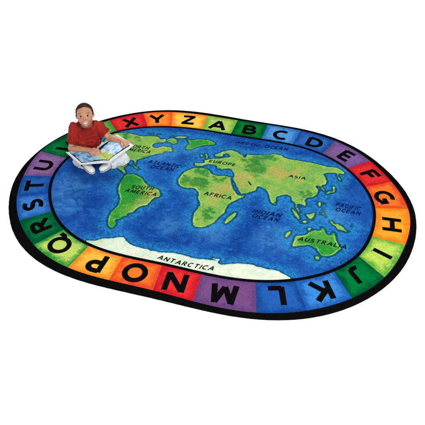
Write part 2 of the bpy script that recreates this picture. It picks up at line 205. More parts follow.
def build_panels():
    N = len(BN)
    for i in range(N):
        ch, o0, i0 = BN[i]; _, o1, i1 = BN[(i + 1) % N]
        o1 = o0 - ((o0 - o1) % (2 * math.pi)); i1 = i0 - ((i0 - i1) % (2 * math.pi))
        nu, nv = 26, 18
        u = np.linspace(0, 1, nu)
        po = curve(cm, o0 + (o1 - o0) * u); pi = curve(ci, i0 + (i1 - i0) * u, LINE * .6)
        V_, A_ = [], []
        wd = np.linalg.norm(po[0] - po[-1]); ht = np.linalg.norm(po[nu // 2] - pi[nu // 2])
        for j in range(nv):
            v = j / (nv - 1)
            for k in range(nu):
                q = pi[k] * (1 - v) + po[k] * v
                V_.append((q[0], q[1], T + .001))
                A_.append(min(min(u[k], 1 - u[k]) * wd, min(v, 1 - v) * ht))
        F_ = [(j * nu + k, j * nu + k + 1, (j + 1) * nu + k + 1, (j + 1) * nu + k)[::-1] for j in range(nv - 1) for k in range(nu - 1)]
        o = mesh_obj('letter_block', V_, F_, panel_mat(ch), rug)
        o['label'] = f'{NAME_COL[ch]} block with a black letter {ch}'
        set_attr(o.data, 'edge', A_)
        panel_objs[ch] = o
build_panels()

# ------------------------------------------------------------------ lettering
def clampsea(P):
    th = np.arctan2(P[:, 1], P[:, 0] / 1.38); q = curve(ci, th, .010)
    k = np.minimum(1, np.linalg.norm(q, axis=1) / np.linalg.norm(P, axis=1)); return P * k[:, None]
def stroke_letter(ch):
    """big block letters as constant-width strokes in a box 1 high; returns list of (polyline, closed)"""
    def arc(cx, cy, rx, ry, a, b, n=22):
        return [(cx + rx * math.cos(math.radians(a + (b - a) * i / n)), cy + ry * math.sin(math.radians(a + (b - a) * i / n))) for i in range(n + 1)]
    D = {
     'A': [[(-.40, 0), (0, 1)], [(0, 1), (.40, 0)], [(-.27, .33), (.27, .33)]],
     'B': [[(-.26, 0), (-.26, 1)], [(-.26, .93)] + arc(.0, .73, .22, .20, 90, -90) + [(-.26, .53)], [(-.26, .53)] + arc(.02, .30, .27, .23, 90, -90) + [(-.26, .07)]],
     'C': [arc(.05, .5, .42, .43, 52, 308, 40)],
     'D': [[(-.32, 0), (-.32, 1)], [(-.32, .93)] + arc(-.06, .5, .42, .43, 90, -90, 30) + [(-.32, .07)]],
     'E': [[(-.24, 0), (-.24, 1)], [(-.24, .93), (.28, .93)], [(-.24, .51), (.22, .51)], [(-.24, .07), (.28, .07)]],
     'F': [[(-.22, 0), (-.22, 1)], [(-.22, .93), (.30, .93)], [(-.22, .52), (.22, .52)]],
     'G': [arc(0, .5, .42, .43, 55, 335, 40), [(.40, .10), (.40, .44), (.08, .44)]],
     'H': [[(-.30, 0), (-.30, 1)], [(.30, 0), (.30, 1)], [(-.30, .52), (.30, .52)]],
     'I': [[(0, 0), (0, 1)]],
     'J': [[(.17, 1), (.17, .6), (.17, .36)] + arc(-.05, .30, .22, .23, -8, -120, 14)],
     'K': [[(-.28, 0), (-.28, 1)], [(.30, 1), (-.22, .45)], [(-.10, .58), (.34, 0)]],
     'L': [[(-.22, 1), (-.22, 0)], [(-.22, .07), (.28, .07)]],
     'M': [[(-.44, 0), (-.32, 1)], [(-.32, .96), (0, .12)], [(0, .12), (.32, .96)], [(.32, 1), (.44, 0)]],
     'N': [[(-.32, 0), (-.32, 1)], [(-.32, .95), (.32, .05)], [(.32, 0), (.32, 1)]],
     'O': [arc(0, .5, .43, .43, 0, 360, 48)],
     'P': [[(-.24, 0), (-.24, 1)], [(-.24, .93)] + arc(.02, .69, .25, .24, 90, -90) + [(-.24, .45)]],
     'Q': [arc(0, .5, .43, .43, 0, 360, 48), [(.02, .14), (.26, -.06), (.50, -.08)]],
     'R': [[(-.26, 0), (-.26, 1)], [(-.26, .93)] + arc(.0, .71, .24, .22, 90, -90) + [(-.26, .49)], [(-.02, .50), (.34, 0)]],
     'S': [arc(0, .72, .24, .21, 40, 270, 26) + arc(0, .29, .27, .22, 90, -140, 28)[1:]],
     'T': [[(0, 0), (0, 1)], [(-.36, .93), (.36, .93)]],
     'U': [[(-.30, 1), (-.30, .38)] + arc(0, .38, .30, .31, 180, 360, 26) + [(.30, 1)]],
     'V': [[(-.38, 1), (0, 0)], [(0, 0), (.38, 1)]],
     'W': [[(-.52, 1), (-.27, .03)], [(-.27, .03), (0, .9)], [(0, .9), (.27, .03)], [(.27, .03), (.52, 1)]],
     'X': [[(-.33, 0), (.33, 1)], [(-.33, 1), (.33, 0)]],
     'Y': [[(-.36, 1), (0, .45)], [(.36, 1), (0, .45)], [(0, .5), (0, 0)]],
     'Z': [[(-.32, .93), (.32, .93)], [(.30, .95), (-.30, .05)], [(-.34, .07), (.34, .07)]]}
    return D[ch]
LH = 0.126; SWD = 0.232
def thick(pl, h, wob=None):
    pl = [V(q) for q in pl]; n = len(pl); out = []
    closed = (pl[0] - pl[-1]).length < 1e-5
    for i, q in enumerate(pl):
        if closed: a = pl[(i - 1) % (n - 1)]; b = pl[(i + 1) % (n - 1)]
        else: a = pl[max(i - 1, 0)]; b = pl[min(i + 1, n - 1)]
        d = (b - a).normalized(); nn = V((-d.y, d.x)); k = 1.0
        if 0 < i < n - 1:
            d1 = (q - a).normalized(); k = min(1 / max(.6, abs(d1.dot(d))), 1.5)
        out += [q + nn * h * k, q - nn * h * k]
    return out, [(2 * i, 2 * i + 1, 2 * i + 3, 2 * i + 2) for i in range(n - 1)]
def word_strokes(body, weight=.155, gap=.34, shear=0.0):
    """a word in thin hand-cut capitals: vertices (x, y, stroke index) and faces, caps 1 high"""
    V_, F_, x = [], [], 0.0
    for ci_, ch in enumerate(body):
        S_ = stroke_letter(ch); xs = [q[0] for pl in S_ for q in pl]; x -= min(xs)
        for si, pl in enumerate(S_):
            o, f = thick(pl, weight / 2); b = len(V_)
            V_ += [(q.x + x + shear * q.y, q.y, si) for q in o]; F_ += [tuple(b + i for i in g) for g in f]
        x += max(xs) + gap
    return np.array(V_), F_
SIZE = dict(C=(1.08, 1.0), D=(1.15, 1.0), G=(1.10, 1.03), H=(1.38, 1.0), F=(1.25, 1.02), I=(1, 1.02), J=(1.25, 1.05), K=(1.28, 1.14),
 L=(1.28, 1.12), M=(1.20, 1.16), N=(1.30, 1.16), O=(1.16, 1.14), P=(1.25, 1.14), Q=(1.14, 1.12), R=(1.32, 1.0), S=(1.28, 1.04), T=(1.34, 1.0), U=(1.25, 1.0), E=(1.22, 1.05))
def build_letters():
    for ch, x, y, ang in LT:
        up = V((math.cos(ang), math.sin(ang))); rt = V((up.y, -up.x))
        V_, F_ = [], []
        fw, fh = SIZE.get(ch, (1.22, 1.0))
        for si, pl in enumerate(stroke_letter(ch)):
            pl = [V((q[0] * fw, .5 + (q[1] - .5) * fh)) for q in pl]; n = len(pl); h = (.285 if ch in 'KLMNOP' else .255) / 2
            closed = (pl[0] - pl[-1]).length < 1e-5
            base = len(V_)
            for i, q in enumerate(pl):
                if closed: a = pl[(i - 1) % (n - 1)]; b = pl[(i + 1) % (n - 1)]
                else: a = pl[max(i - 1, 0)]; b = pl[min(i + 1, n - 1)]
                d = (b - a).normalized(); nn = V((-d.y, d.x)); k = 1.0
                if 0 < i < n - 1:
                    d1 = (q - a).normalized(); k = 1 / max(.6, abs(d1.dot(d)))
                    k = min(k, 1.5)
                for s in (1, -1):
                    w = q + nn * h * s * k
                    # real cut edges of dyed wool are never dead straight
                    w = w + V((noise.noise((w.x * 9 + x * 7, w.y * 9, si)), noise.noise((w.x * 9, w.y * 9 + y * 5, si + 4)))) * .007
                    P = V((x, y)) + rt * (w.x * LH) + up * ((w.y - .5) * LH)
                    V_.append((P.x, P.y, T + .0018 + si * .00015))
            for i in range(n - 1):
                a = base + 2 * i; F_.append((a, a + 1, a + 3, a + 2))
        o = mesh_obj('letter', V_, F_, M_BLACK, panel_objs[ch])
        o['label'] = f'black letter {ch}'
build_letters()

# ------------------------------------------------------------------ the map
def organic(P, step=.012, jit=.004, seed=0.0):
    """Catmull-Rom through the traced coast, resampled, with a little hand-painted wobble"""
    P = [np.array(q) for q in P]; n = len(P); out = []; step *= .7
    for i in range(n):
        p0, p1, p2, p3 = P[i - 1], P[i], P[(i + 1) % n], P[(i + 2) % n]
        m = max(1, int(round(np.linalg.norm(p2 - p1) / step)))
        for k in range(m):
            t = k / m
            q = .5 * ((2 * p1) + (-p0 + p2) * t + (2 * p0 - 5 * p1 + 4 * p2 - p3) * t * t + (-p0 + 3 * p1 - 3 * p2 + p3) * t ** 3)
            w = V((q[0] * 22, q[1] * 22, seed)); 
            w2 = w * 3.1; q = q + jit * (np.array([noise.noise(w), noise.noise(w + V((5, 9, 3)))]) + 1.2 * np.array([noise.noise(w2), noise.noise(w2 + V((5, 9, 3)))]))
            out.append(q)
    return np.array(out)
COAST = {k: clampsea(organic(v)) for k, v in L.items()}
ISL = {k: organic(v, .008, .002) for k, v in I.items()}
def seg_dist(Q, polys):
    best = np.full(len(Q), 9.0)
    for P in polys:
        A = P; B = np.roll(P, -1, 0); d = B - A; dd = (d ** 2).sum(1) + 1e-12
        for s in range(0, len(Q), 4000):
            q = Q[s:s + 4000, None, :]
            t = np.clip(((q - A) * d).sum(2) / dd, 0, 1)
            r = np.sqrt(((q - A - t[..., None] * d) ** 2).sum(2)).min(1)
            best[s:s + 4000] = np.minimum(best[s:s + 4000], r)
    return best
def inside(Q, P):
    x, y = Q[:, 0], Q[:, 1]; c = np.zeros(len(Q), bool); A = P; B = np.roll(P, -1, 0)
    for (x1, y1), (x2, y2) in zip(A, B):
        if y1 == y2: continue
        m = ((y1 > y) != (y2 > y)) & (x < (x2 - x1) * (y - y1) / (y2 - y1) + x1)
        c ^= m
    return c
def fill(P, step, extra=None):
    """triangulate a closed outline with a regular lattice of inner points"""
    mn, mx = P.min(0), P.max(0)
    gx, gy = np.meshgrid(np.arange(mn[0], mx[0], step), np.arange(mn[1], mx[1], step))
    gx[1::2] += step / 2
    G = np.c_[gx.ravel(), gy.ravel()]
    G = G[inside(G, P)]
    if len(G): G = G[seg_dist(G, [P]) > step * .35]
    n = len(P); pts = [V(q) for q in P] + [V(q) for q in G]
    vs, es, fs, *_ = delaunay_2d_cdt(pts, [], [list(range(n))], 1, 1e-6)
    return np.array([tuple(v) for v in vs]), [tuple(f) for f in fs]
def up_faces(vs, fs):
    out = []
    for f in fs:
        a, b, c = (vs[f[0]], vs[f[1]], vs[f[2]])
        s = (b[0] - a[0]) * (c[1] - a[1]) - (b[1] - a[1]) * (c[0] - a[0])
        out.append(f if s > 0 else f[::-1])
    return out

def sea_mat():
    a = NT('painted_sea_pile')
    d = a.attr('coast')
    big = a.noise(3.2, 5, .62, dist=.8); mid_ = a.noise(13, 5, .68, dist=1.2); fine = a.noise(55, 4, .7, dist=.8)
    mp = a.n('ShaderNodeMapping'); mp.inputs['Rotation'].default_value = (0, 0, .6); mp.inputs['Scale'].default_value = (5, 16, 1)
    a.l(a.coord(), mp.inputs[0]); st = a.noise(1.6, 5, .65, vec=mp.outputs[0], dist=.5)
    base = a.mix(a.mr(big, .38, .62), pig(20, 66, 148), pig(30, 84, 168))
    s = a.math('ADD', a.math('MULTIPLY', st, .5), a.math('MULTIPLY', mid_, .5))
    base = a.mix(a.mr(s, .47, .66, 0, .75), base, pig(32, 106, 188))
    s2 = a.math('ADD', a.math('MULTIPLY', big, .45), a.math('ADD', a.math('MULTIPLY', mid_, .3), a.math('MULTIPLY', fine, .25)))
    base = a.mix(a.mr(s2, .52, .66, 0, .55), base, pig(50, 132, 204))
    base = a.mix(a.mr(fine, .58, .72, 0, .6), base, pig(70, 150, 212))
    base = a.mix(a.mr(fine, .42, .28, 0, .55), base, pig(14, 62, 140))
    # pale glaze drifting along the coasts
    dj = a.math('ADD', d, a.math('MULTIPLY', a.math('SUBTRACT', mid_, .5), .10))
    g = a.mr(dj, .012, .10, 1, 0)
    g = a.math('MULTIPLY', g, a.mr(fine, .38, .6, .15, .85))
    base = a.mix(g, base, pig(46, 144, 206))
    # deep teal outline stroke painted right at the shore
    dk = a.math('ADD', d, a.math('MULTIPLY', a.math('SUBTRACT', fine, .5), .016))
    base = a.mix(a.mr(dk, .004, .017, .9, 0), base, pig(8, 70, 118))
    bl = a.mr(a.attr('pale'), .1, 1.0, 0, .32)
    bl = a.math('MULTIPLY', bl, a.mr(mid_, .38, .56, .3, 1))
    base = a.mix(bl, base, pig(88, 168, 226))
    return a.pile(base)
def land_mat():
    a = NT('painted_land_pile')
    d = a.attr('coast'); dk = a.attr('dark'); wm = a.attr('warm')
    n1 = a.noise(8, 5, .62, dist=.8); n2 = a.noise(34, 4, .7, dist=1.0); n3 = a.noise(95, 3, .7)
    base = a.mix(a.mr(n1, .38, .62), pig(116, 176, 84), pig(150, 188, 84))
    base = a.mix(a.mr(n2, .52, .7, 0, .6), base, pig(166, 198, 98))
    base = a.mix(a.mr(n3, .45, .3, 0, .5), base, pig(74, 150, 60))
    w = a.math('MULTIPLY', wm, a.mr(n2, .3, .6, .4, 1)); base = a.mix(a.mr(w, .0, 1.0, 0, .75), base, pig(196, 168, 92))
    mp = a.n('ShaderNodeMapping'); mp.inputs['Rotation'].default_value = (0, 0, -.35); mp.inputs['Scale'].default_value = (14, 34, 1)
    a.l(a.coord(), mp.inputs[0]); st = a.noise(1.5, 5, .7, vec=mp.outputs[0], dist=1.4)
    k = a.math('ADD', dk, a.math('MULTIPLY', a.math('SUBTRACT', n2, .5), .9))
    k = a.math('ADD', k, a.math('MULTIPLY', a.math('SUBTRACT', st, .5), 1.9))
    base = a.mix(a.mr(k, .15, .80, 0, .80), base, pig(14, 126, 54))
    gm = a.attr('lush')
    base = a.mix(a.math('MULTIPLY', gm, a.mr(n2, .3, .62, .55, .95)), base, pig(36, 152, 52))
    dd = a.math('ADD', d, a.math('MULTIPLY', a.math('SUBTRACT', n2, .5), .012))
    inn = a.math('MULTIPLY', a.mr(dd, .005, .009), a.mr(dd, .010, .019, 1, 0))
    inn = a.math('MULTIPLY', inn, a.mr(n1, .42, .62, .05, .75))
    base = a.mix(inn, base, pig(180, 214, 130))
    base = a.mix(a.mr(dd, .002, .007, .9, 0), base, pig(10, 96, 66))
    return a.pile(base)
def ice_mat():
    a = NT('pale_ice_pile')
    d = a.attr('coast'); n1 = a.noise(12, 4, .6)
    base = a.mix(a.mr(n1, .38, .64), pig(214, 228, 206), pig(230, 238, 220))
    base = a.mix(a.mr(a.attr('lush'), 0, 1, 0, .55), base, pig(170, 208, 152))
    base = a.mix(a.mr(d, .0, .012, .7, 0), base, pig(150, 205, 190))
    return a.pile(base, .0012, .10)
M_LAND = land_mat(); M_ICE = ice_mat()

SEAPALE = [[[68, 195], 12], [[75, 215], 9], [[170, 150], 10], [[178, 158], 8], [[185, 148], 6], [[155, 150], 3]]
seaP = curve(ci, np.linspace(0, 2 * math.pi, 500, endpoint=False), .004)
sv, sf = fill(seaP, .0085)
sea = mesh_obj('map_field', np.c_[sv, np.full(len(sv), T + .001)], up_faces(sv, sf), sea_mat(), rug)
sea['label'] = 'painted blue oceans of the world map'
set_attr(sea.data, 'coast', seg_dist(sv, list(COAST.values()) + list(ISL.values())))
PALE = [[-1.0, -.25, .17], [-.92, -.42, .12], [-.46, .42, .14], [-.30, .50, .10], [-.50, .30, .08], [.15, -.40, .12], [.55, -.35, .14], [.9, .0, .10], [-.15, -.42, .10], [.35, .55, .10]]
pv = np.zeros(len(sv))
for x, y, r in PALE: pv = np.maximum(pv, np.exp(-((sv[:, 0] - x) ** 2 + (sv[:, 1] - y) ** 2) / r ** 2))
set_attr(sea.data, 'pale', pv)
def blobf(vs, key, grow=2.0):
    r_ = np.zeros(len(vs))
    W_ = np.array([[noise.noise((x * 14, y * 20, 1)) + .5 * noise.noise((x * 35, y * 50, 2)), noise.noise((x * 14, y * 20, 5)) + .5 * noise.noise((x * 35, y * 50, 6))] for x, y in vs]) * .055
    vs = vs + W_
    for x, y, r in BL[key]:
        r_ = np.maximum(r_, np.exp(-((vs[:, 0] - x) ** 2 + ((vs[:, 1] - y) / 1.15) ** 2) / (r * grow) ** 2))
    return r_
LUSH = {'south_america': .9, 'greenland': .8, 'australia': .85, 'arctic': .6}
LAND_LABEL = dict(north_america='North America', south_america='South America', africa='Africa', eurasia='Europe and Asia', australia='Australia', greenland='Greenland', antarctica='Antarctica')
land_objs = {}
for k, P in list(COAST.items()) + list(ISL.items()):
    main = k in COAST
    vs, fs = fill(P, .009 if main else .006)
    z = T + .0017 + (.0003 if k == 'africa' else 0) + (0 if main else .00012 + .000012 * len(land_objs))
    o = mesh_obj('continent' if main and k != 'greenland' else 'island', np.c_[vs, np.full(len(vs), z)], up_faces(vs, fs), M_ICE if k == 'antarctica' else M_LAND, sea)
    if k in LAND_LABEL: o['label'] = LAND_LABEL[k] + ' on the map'
    d = seg_dist(vs, [P])
    if k in ('africa', 'eurasia'):            # no shore where the two touch at Suez
        m = (abs(vs[:, 0] - .125) < .02) & (abs(vs[:, 1] - .29) < .02)
        d = np.where(m, d + .02, d)
    set_attr(o.data, 'coast', d)
    set_attr(o.data, 'dark', blobf(vs, 'dark')); set_attr(o.data, 'warm', blobf(vs, 'warm'))
    l = np.full(len(vs), LUSH.get(k, 0.0))
    if k == 'australia':
        l = .25 + .7 * np.clip((vs[:, 0] - P[:, 0].min()) / .2, 0, 1)
    if k == 'south_america':
        l = .95 * np.clip(1 - ((vs[:, 0] - (-.52)) / .12), .0, 1)
    if k == 'antarctica':
        l = np.clip(.9 * (1 - np.abs(vs[:, 0] + .60) / .22), 0, 1)
    set_attr(o.data, 'lush', l)
    land_objs[k] = o
a_ = NT('dark_teal_pile'); M_LAKE = a_.pile(a_.rgb(pig(14, 66, 84)))
for P in LAKE:
    P = organic(P, .006, .002); vs, fs = fill(P, .01)
    o = mesh_obj('inland_sea', np.c_[vs, np.full(len(vs), T + .0021)], up_faces(vs, fs), M_LAKE, sea)
a_ = NT('ink_lettering'); M_INK = a_.pile(a_.rgb(pig(22, 40, 26)), .0008, .35)
a_ = NT('navy_lettering'); M_NAVY = a_.pile(a_.rgb(pig(12, 30, 84)), .0008, .35)
for w, x0, y0, x1, y1, k in W:
    shear = .3 if k in ('o', 'na', 'sa', 'au', 'an') else .15
    vs, fs = word_strokes(w, .20 if k == 'o' else .215, .40, shear)
    mn, mx = vs.min(0), vs.max(0)
    L_ = math.hypot(x1 - x0, y1 - y0); s = L_ / (mx[0] - mn[0])
    sy = {'ANTARCTICA': .036, 'ARCTIC': .030, 'ASIA': .030, 'EUROPE': .032, 'AUSTRALIA': .036}.get(w, .039)
    wi = globals().get('wi', 0) + 1
    bend = {'ANTARCTICA': -.012, 'AUSTRALIA': .006}.get(w, 0)
    dx, dy = (x1 - x0) / L_, (y1 - y0) / L_
    out = []
    for vx, vy, si in vs:
        a = (vx - mn[0]) * s; t = a / L_; b = vy * sy + bend * 4 * t * (1 - t)
        out.append((x0 + dx * a - dy * b, y0 + dy * a + dx * b, T + .0023 + wi * .00002 + si * .0001))
    o = mesh_obj('ocean_name' if k == 'o' else 'continent_name', out, up_faces(np.array(out)[:, :2], fs), M_NAVY if k == 'o' else M_INK, sea)
    o['label'] = 'the word ' + w

# ------------------------------------------------------------------ camera frame (used to stand the child where the photo has him)
CAM = V((0.904580, -3.021202, 2.555672))
YAW, PIT, FPX = -.281552, .715969, 560.5358
FW = V((math.sin(YAW) * math.cos(PIT), math.cos(YAW) * math.cos(PIT), -math.sin(PIT)))
RT = V((math.cos(YAW), -math.sin(YAW), 0)); UPV = RT.cross(FW)
cam_d = bpy.data.cameras.new('camera'); cam = bpy.data.objects.new('camera', cam_d); C.objects.link(cam)
cam.location = CAM
cam.rotation_euler = Matrix((RT, UPV, -FW)).transposed().to_euler()
cam_d.sensor_width = 36; cam_d.lens = FPX / 425 * 36; cam_d.clip_end = 500
SC.camera = cam
BV = V((-RT.y, RT.x, 0)) * -1                     # horizontal, towards the photographer
BV = V((RT.y, -RT.x, 0))
def ground_pt(px, py):
    d = FW + RT * ((px - 212.5) / FPX) - UPV * ((py - 212.5) / FPX)
    return CAM + d * ((T + .002 - CAM.z) / d.z)
ORG = ground_pt(89, 152)
def J(px, py, b):
    d = FW + RT * ((px - 212.5) / FPX) - UPV * ((py - 212.5) / FPX)
    t = (ORG + BV * b - CAM).dot(BV) / d.dot(BV)
    return CAM + d * t
FRM = Matrix((RT, BV, V((0, 0, 1)))).transposed()   # local (right, towards viewer, up) -> world
def loc_pt(p):                                     # world -> local about ORG
    return FRM.transposed() @ (V(p) - ORG)
for nm, q in dict(head=(84.9, 115.5, .13), sh=(74.5, 129, .07), elb=(71.5, 149, .10), hand=(97, 151.5, .18), toe=(92, 175, .28), spb=(109, 162, .28), br=(132.5, 145, .20)).items():
    print(nm, [round(v, 3) for v in loc_pt(J(*q))])

# ------------------------------------------------------------------ solid sculpting helpers
def ell(c, r, M=None, seg=14):
    """points of an ellipsoid, centre c (world), radii r along the columns of M (default child frame)"""
    M = M or FRM
    if isinstance(r, (int, float)): r = (r, r, r)
    out = []
    for i in range(seg // 2 + 1):
        ph = math.pi * i / (seg // 2)
        for k in range(seg):
            t = 2 * math.pi * k / seg
            out.append(V(c) + M @ V((r[0] * math.sin(ph) * math.cos(t), r[1] * math.sin(ph) * math.sin(t), r[2] * math.cos(ph))))
    return out
class Sculpt:
    def __init__(s): s.bm = bmesh.new()
    def hull(s, *sets):
        vs = [s.bm.verts.new(p) for st in sets for p in st]
        r = bmesh.ops.convex_hull(s.bm, input=vs)
        kill = [g for g in r['geom_interior'] + r['geom_unused'] if isinstance(g, bmesh.types.BMVert)]
        bmesh.ops.delete(s.bm, geom=list(set(kill)), context='VERTS')
    def limb(s, pts, rad, M=None):
        for a, b, ra, rb in zip(pts, pts[1:], rad, rad[1:]): s.hull(ell(a, ra, M), ell(b, rb, M))
    def done(s, name, voxel, smooth, mat, parent=None):
        me = bpy.data.meshes.new('tmp'); s.bm.to_mesh(me); s.bm.free()
        ob = bpy.data.objects.new('tmp', me); C.objects.link(ob)
        m = ob.modifiers.new('r', 'REMESH'); m.mode = 'VOXEL'; m.voxel_size = voxel; m.adaptivity = 0
        if smooth:
            k = ob.modifiers.new('s', 'SMOOTH'); k.iterations = smooth; k.factor = .5
        dg = bpy.context.evaluated_depsgraph_get()
        out = bpy.data.meshes.new_from_object(ob.evaluated_get(dg))
        bpy.data.objects.remove(ob)
        o = bpy.data.objects.new(name, out); C.objects.link(o); out.name = name
        out.materials.clear(); out.materials.append(mat)
        out.polygons.foreach_set('use_smooth', [True] * len(out.polygons))
        if parent: put(o, parent)
        return o
def put(o, parent):
    o.parent = parent; o.matrix_parent_inverse = parent.matrix_world.inverted()
def verts_np(o):
    a = np.empty(len(o.data.vertices) * 3, np.float32); o.data.vertices.foreach_get('co', a); return a.reshape(-1, 3).astype(float)
def set_verts(o, a):
    o.data.vertices.foreach_set('co', np.asarray(a, np.float32).ravel()); o.data.update()
def cut(o, planes):
    bm = bmesh.new(); bm.from_mesh(o.data)
    for co_, no_ in planes:
        bmesh.ops.bisect_plane(bm, geom=bm.verts[:] + bm.edges[:] + bm.faces[:], plane_co=co_, plane_no=no_, clear_outer=True)
    bm.to_mesh(o.data); bm.free()
def cut_near(o, co_, no_, rad):
    """remove what lies beyond a plane, but only within rad of its centre (a cuff, a collar)"""
    bm = bmesh.new(); bm.from_mesh(o.data); c = V(co_); n = V(no_).normalized()
    def near(v): return (v.co - c).length < rad * 1.5
    ge = [g for g in bm.verts if near(g)]; es = [e for e in bm.edges if all(near(v) for v in e.verts)]; fs = [f for f in bm.faces if all(near(v) for v in f.verts)]
    bmesh.ops.bisect_plane(bm, geom=ge + es + fs, plane_co=c, plane_no=n)
    def perp(p): d = p - c; return (d - n * d.dot(n)).length
    kill = [f for f in bm.faces if 0 < (f.calc_center_median() - c).dot(n) < .08 and perp(f.calc_center_median()) < rad]
    bmesh.ops.delete(bm, geom=kill, context='FACES')
    lone = [v for v in bm.verts if not v.link_faces]; bmesh.ops.delete(bm, geom=lone, context='VERTS')
    bm.to_mesh(o.data); bm.free()
    o.data.polygons.foreach_set('use_smooth', [True] * len(o.data.polygons))

# ------------------------------------------------------------------ materials of the child and book
def skin_mat():
    a = NT('warm_brown_skin')
    n = a.noise(60, 3, .6); n2 = a.noise(400, 2, .6)
    base = a.mix(a.mr(n, .35, .65), pig(188, 128, 98), pig(204, 146, 114))
    base = a.mix(a.attr('blush'), base, pig(186, 98, 80))
    a.l(base, a.b.inputs['Base Color']); a.b.inputs['Roughness'].default_value = .40
    a.b.inputs['Specular IOR Level'].default_value = .4
    a.b.inputs['Subsurface Weight'].default_value = .12; a.b.inputs['Subsurface Radius'].default_value = (.012, .005, .003); a.b.inputs['Subsurface Scale'].default_value = .5
    bp = a.n('ShaderNodeBump'); bp.inputs['Strength'].default_value = .15; bp.inputs['Distance'].default_value = .0005
    a.l(n2, bp.inputs['Height']); a.l(bp.outputs[0], a.b.inputs['Normal'])
    return a.m
def cloth_mat(name, c1, c2, weave=700, fold=.0):
    a = NT(name); n = a.noise(9, 4, .6); n2 = a.noise(weave, 2, .6)
    base = a.mix(a.mr(n, .35, .65), pig(*c1), pig(*c2)); 
    a.l(base, a.b.inputs['Base Color']); a.b.inputs['Roughness'].default_value = .85
    bp = a.n('ShaderNodeBump'); bp.inputs['Strength'].default_value = .3; bp.inputs['Distance'].default_value = .0006
    a.l(n2, bp.inputs['Height']); a.l(bp.outputs[0], a.b.inputs['Normal'])
    return a.m
def plain(name, c, rough=.5, spec=.3, var=.08):
    a = NT(name); n = a.noise(30, 3, .6)
    c1 = pig(*c); c2 = tuple(v * (1 - var) for v in c1[:3]) + (1,)
    a.l(a.mix(n, c1, c2), a.b.inputs['Base Color']); a.b.inputs['Roughness'].default_value = rough; a.b.inputs['Specular IOR Level'].default_value = spec
    return a.m
M_SKIN = skin_mat(); M_SHIRT = cloth_mat('brick_red_jersey', (140, 24, 21), (164, 38, 29))
M_TROU = cloth_mat('pale_grey_denim', (218, 224, 232), (238, 241, 246)); M_SHOE = plain('off_white_shoe_leather', (240, 241, 243), .55)
M_SOLE = plain('grey_rubber_sole', (168, 174, 186), .7)
def hair_mat():
    a = NT('close_cropped_dark_hair'); n = a.noise(230, 3, .7); n2 = a.noise(35, 3, .6)
    base = a.mix(a.mr(n, .38, .62), pig(34, 25, 22), pig(92, 68, 56)); base = a.mix(a.mr(n2, .4, .65, 0, .5), base, pig(44, 32, 27))
    a.l(base, a.b.inputs['Base Color']); a.b.inputs['Roughness'].default_value = .9; a.b.inputs['Specular IOR Level'].default_value = .1
    return a.m
M_HAIR = hair_mat()
M_BROW = plain('dark_brown_brow', (70, 44, 34), .8, .1, .3); M_LIP = plain('rosy_lip_skin', (172, 84, 72), .45)
M_TEETH = plain('white_teeth', (240, 236, 226), .3, .5, .03); M_EYEW = plain('eye_white', (228, 222, 214), .2, .5, .03); M_IRIS = plain('dark_brown_iris', (26, 15, 11), .1, .6, .1)
M_PAGE = plain('white_paper', (238, 240, 240), .6, .2, .03); M_COVER = plain('white_book_board', (226, 230, 234), .4, .4, .05)

# ------------------------------------------------------------------ the child
boy = thing('person', 'child in a red T-shirt and pale trousers sitting cross-legged with an open book', 'person', ORG)
bpy.context.view_layer.update()
HC = J(84.9, 115.6, .13)
tocam = (CAM - HC).normalized()
az = V((tocam.x, tocam.y, 0)).normalized(); EL = math.radians(31)
hf = az * math.cos(EL) + V((0, 0, math.sin(EL)))            # where the face points
hx = V((-az.y, az.x, 0)) * -1                               # image right
hx = hf.cross(V((0, 0, 1))).normalized() * 1.0
if hx.dot(RT) < 0: hx = -hx
TW = math.radians(-5); hx, hf = hx * math.cos(TW) - hf * math.sin(TW), hf * math.cos(TW) + hx * math.sin(TW)
hz = hx.cross(hf)
if hz.z < 0: hz = -hz
HM = Matrix((hx, hf, hz)).transposed()
def H(x, y, z): return HC + HM @ V((x, y, z))
def limbM(a, b):
    d = (V(b) - V(a)).normalized(); x = d.cross(BV).normalized(); y = d.cross(x)
    return Matrix((x, y, d)).transposed()

S1 = Sculpt()
# head
S1.hull(ell(H(0, -.020, .024), (.060, .076, .064), HM, 24))
S1.hull(ell(H(0, -.012, .020), (.058, .070, .060), HM, 20), ell(H(0, .020, -.012), (.055, .050, .050), HM, 20))
S1.hull(ell(H(0, .018, -.018), (.054, .050, .044), HM, 20), ell(H(0, .034, -.065), (.020, .024, .018), HM, 16), ell(H(-.027, .006, -.044), (.019, .022, .019), HM), ell(H(.027, .006, -.044), (.019, .022, .019), HM))
for s in (-1, 1):
    S1.hull(ell(H(s * .028, .045, -.030), (.020, .016, .018), HM))
    S1.hull(ell(H(s * .020, .058, .014), (.014, .008, .005), HM), ell(H(s * .036, .050, .012), (.008, .008, .005), HM))
    S1.hull(ell(H(s * .0590, -.006, -.002), (.005, .006, .014), HM), ell(H(s * .0655, -.014, .006), (.0035, .010, .012), HM), ell(H(s * .0615, -.008, -.014), (.0035, .006, .006), HM))
    S1.hull(ell(H(s * .0085, .068, -.029), (.0065, .007, .0055), HM))
S1.hull(ell(H(0, .062, .002), (.005, .006, .006), HM), ell(H(0, .073, -.025), (.0078, .0075, .007), HM))
S1.hull(ell(H(0, .062, -.046), (.020, .007, .010), HM))
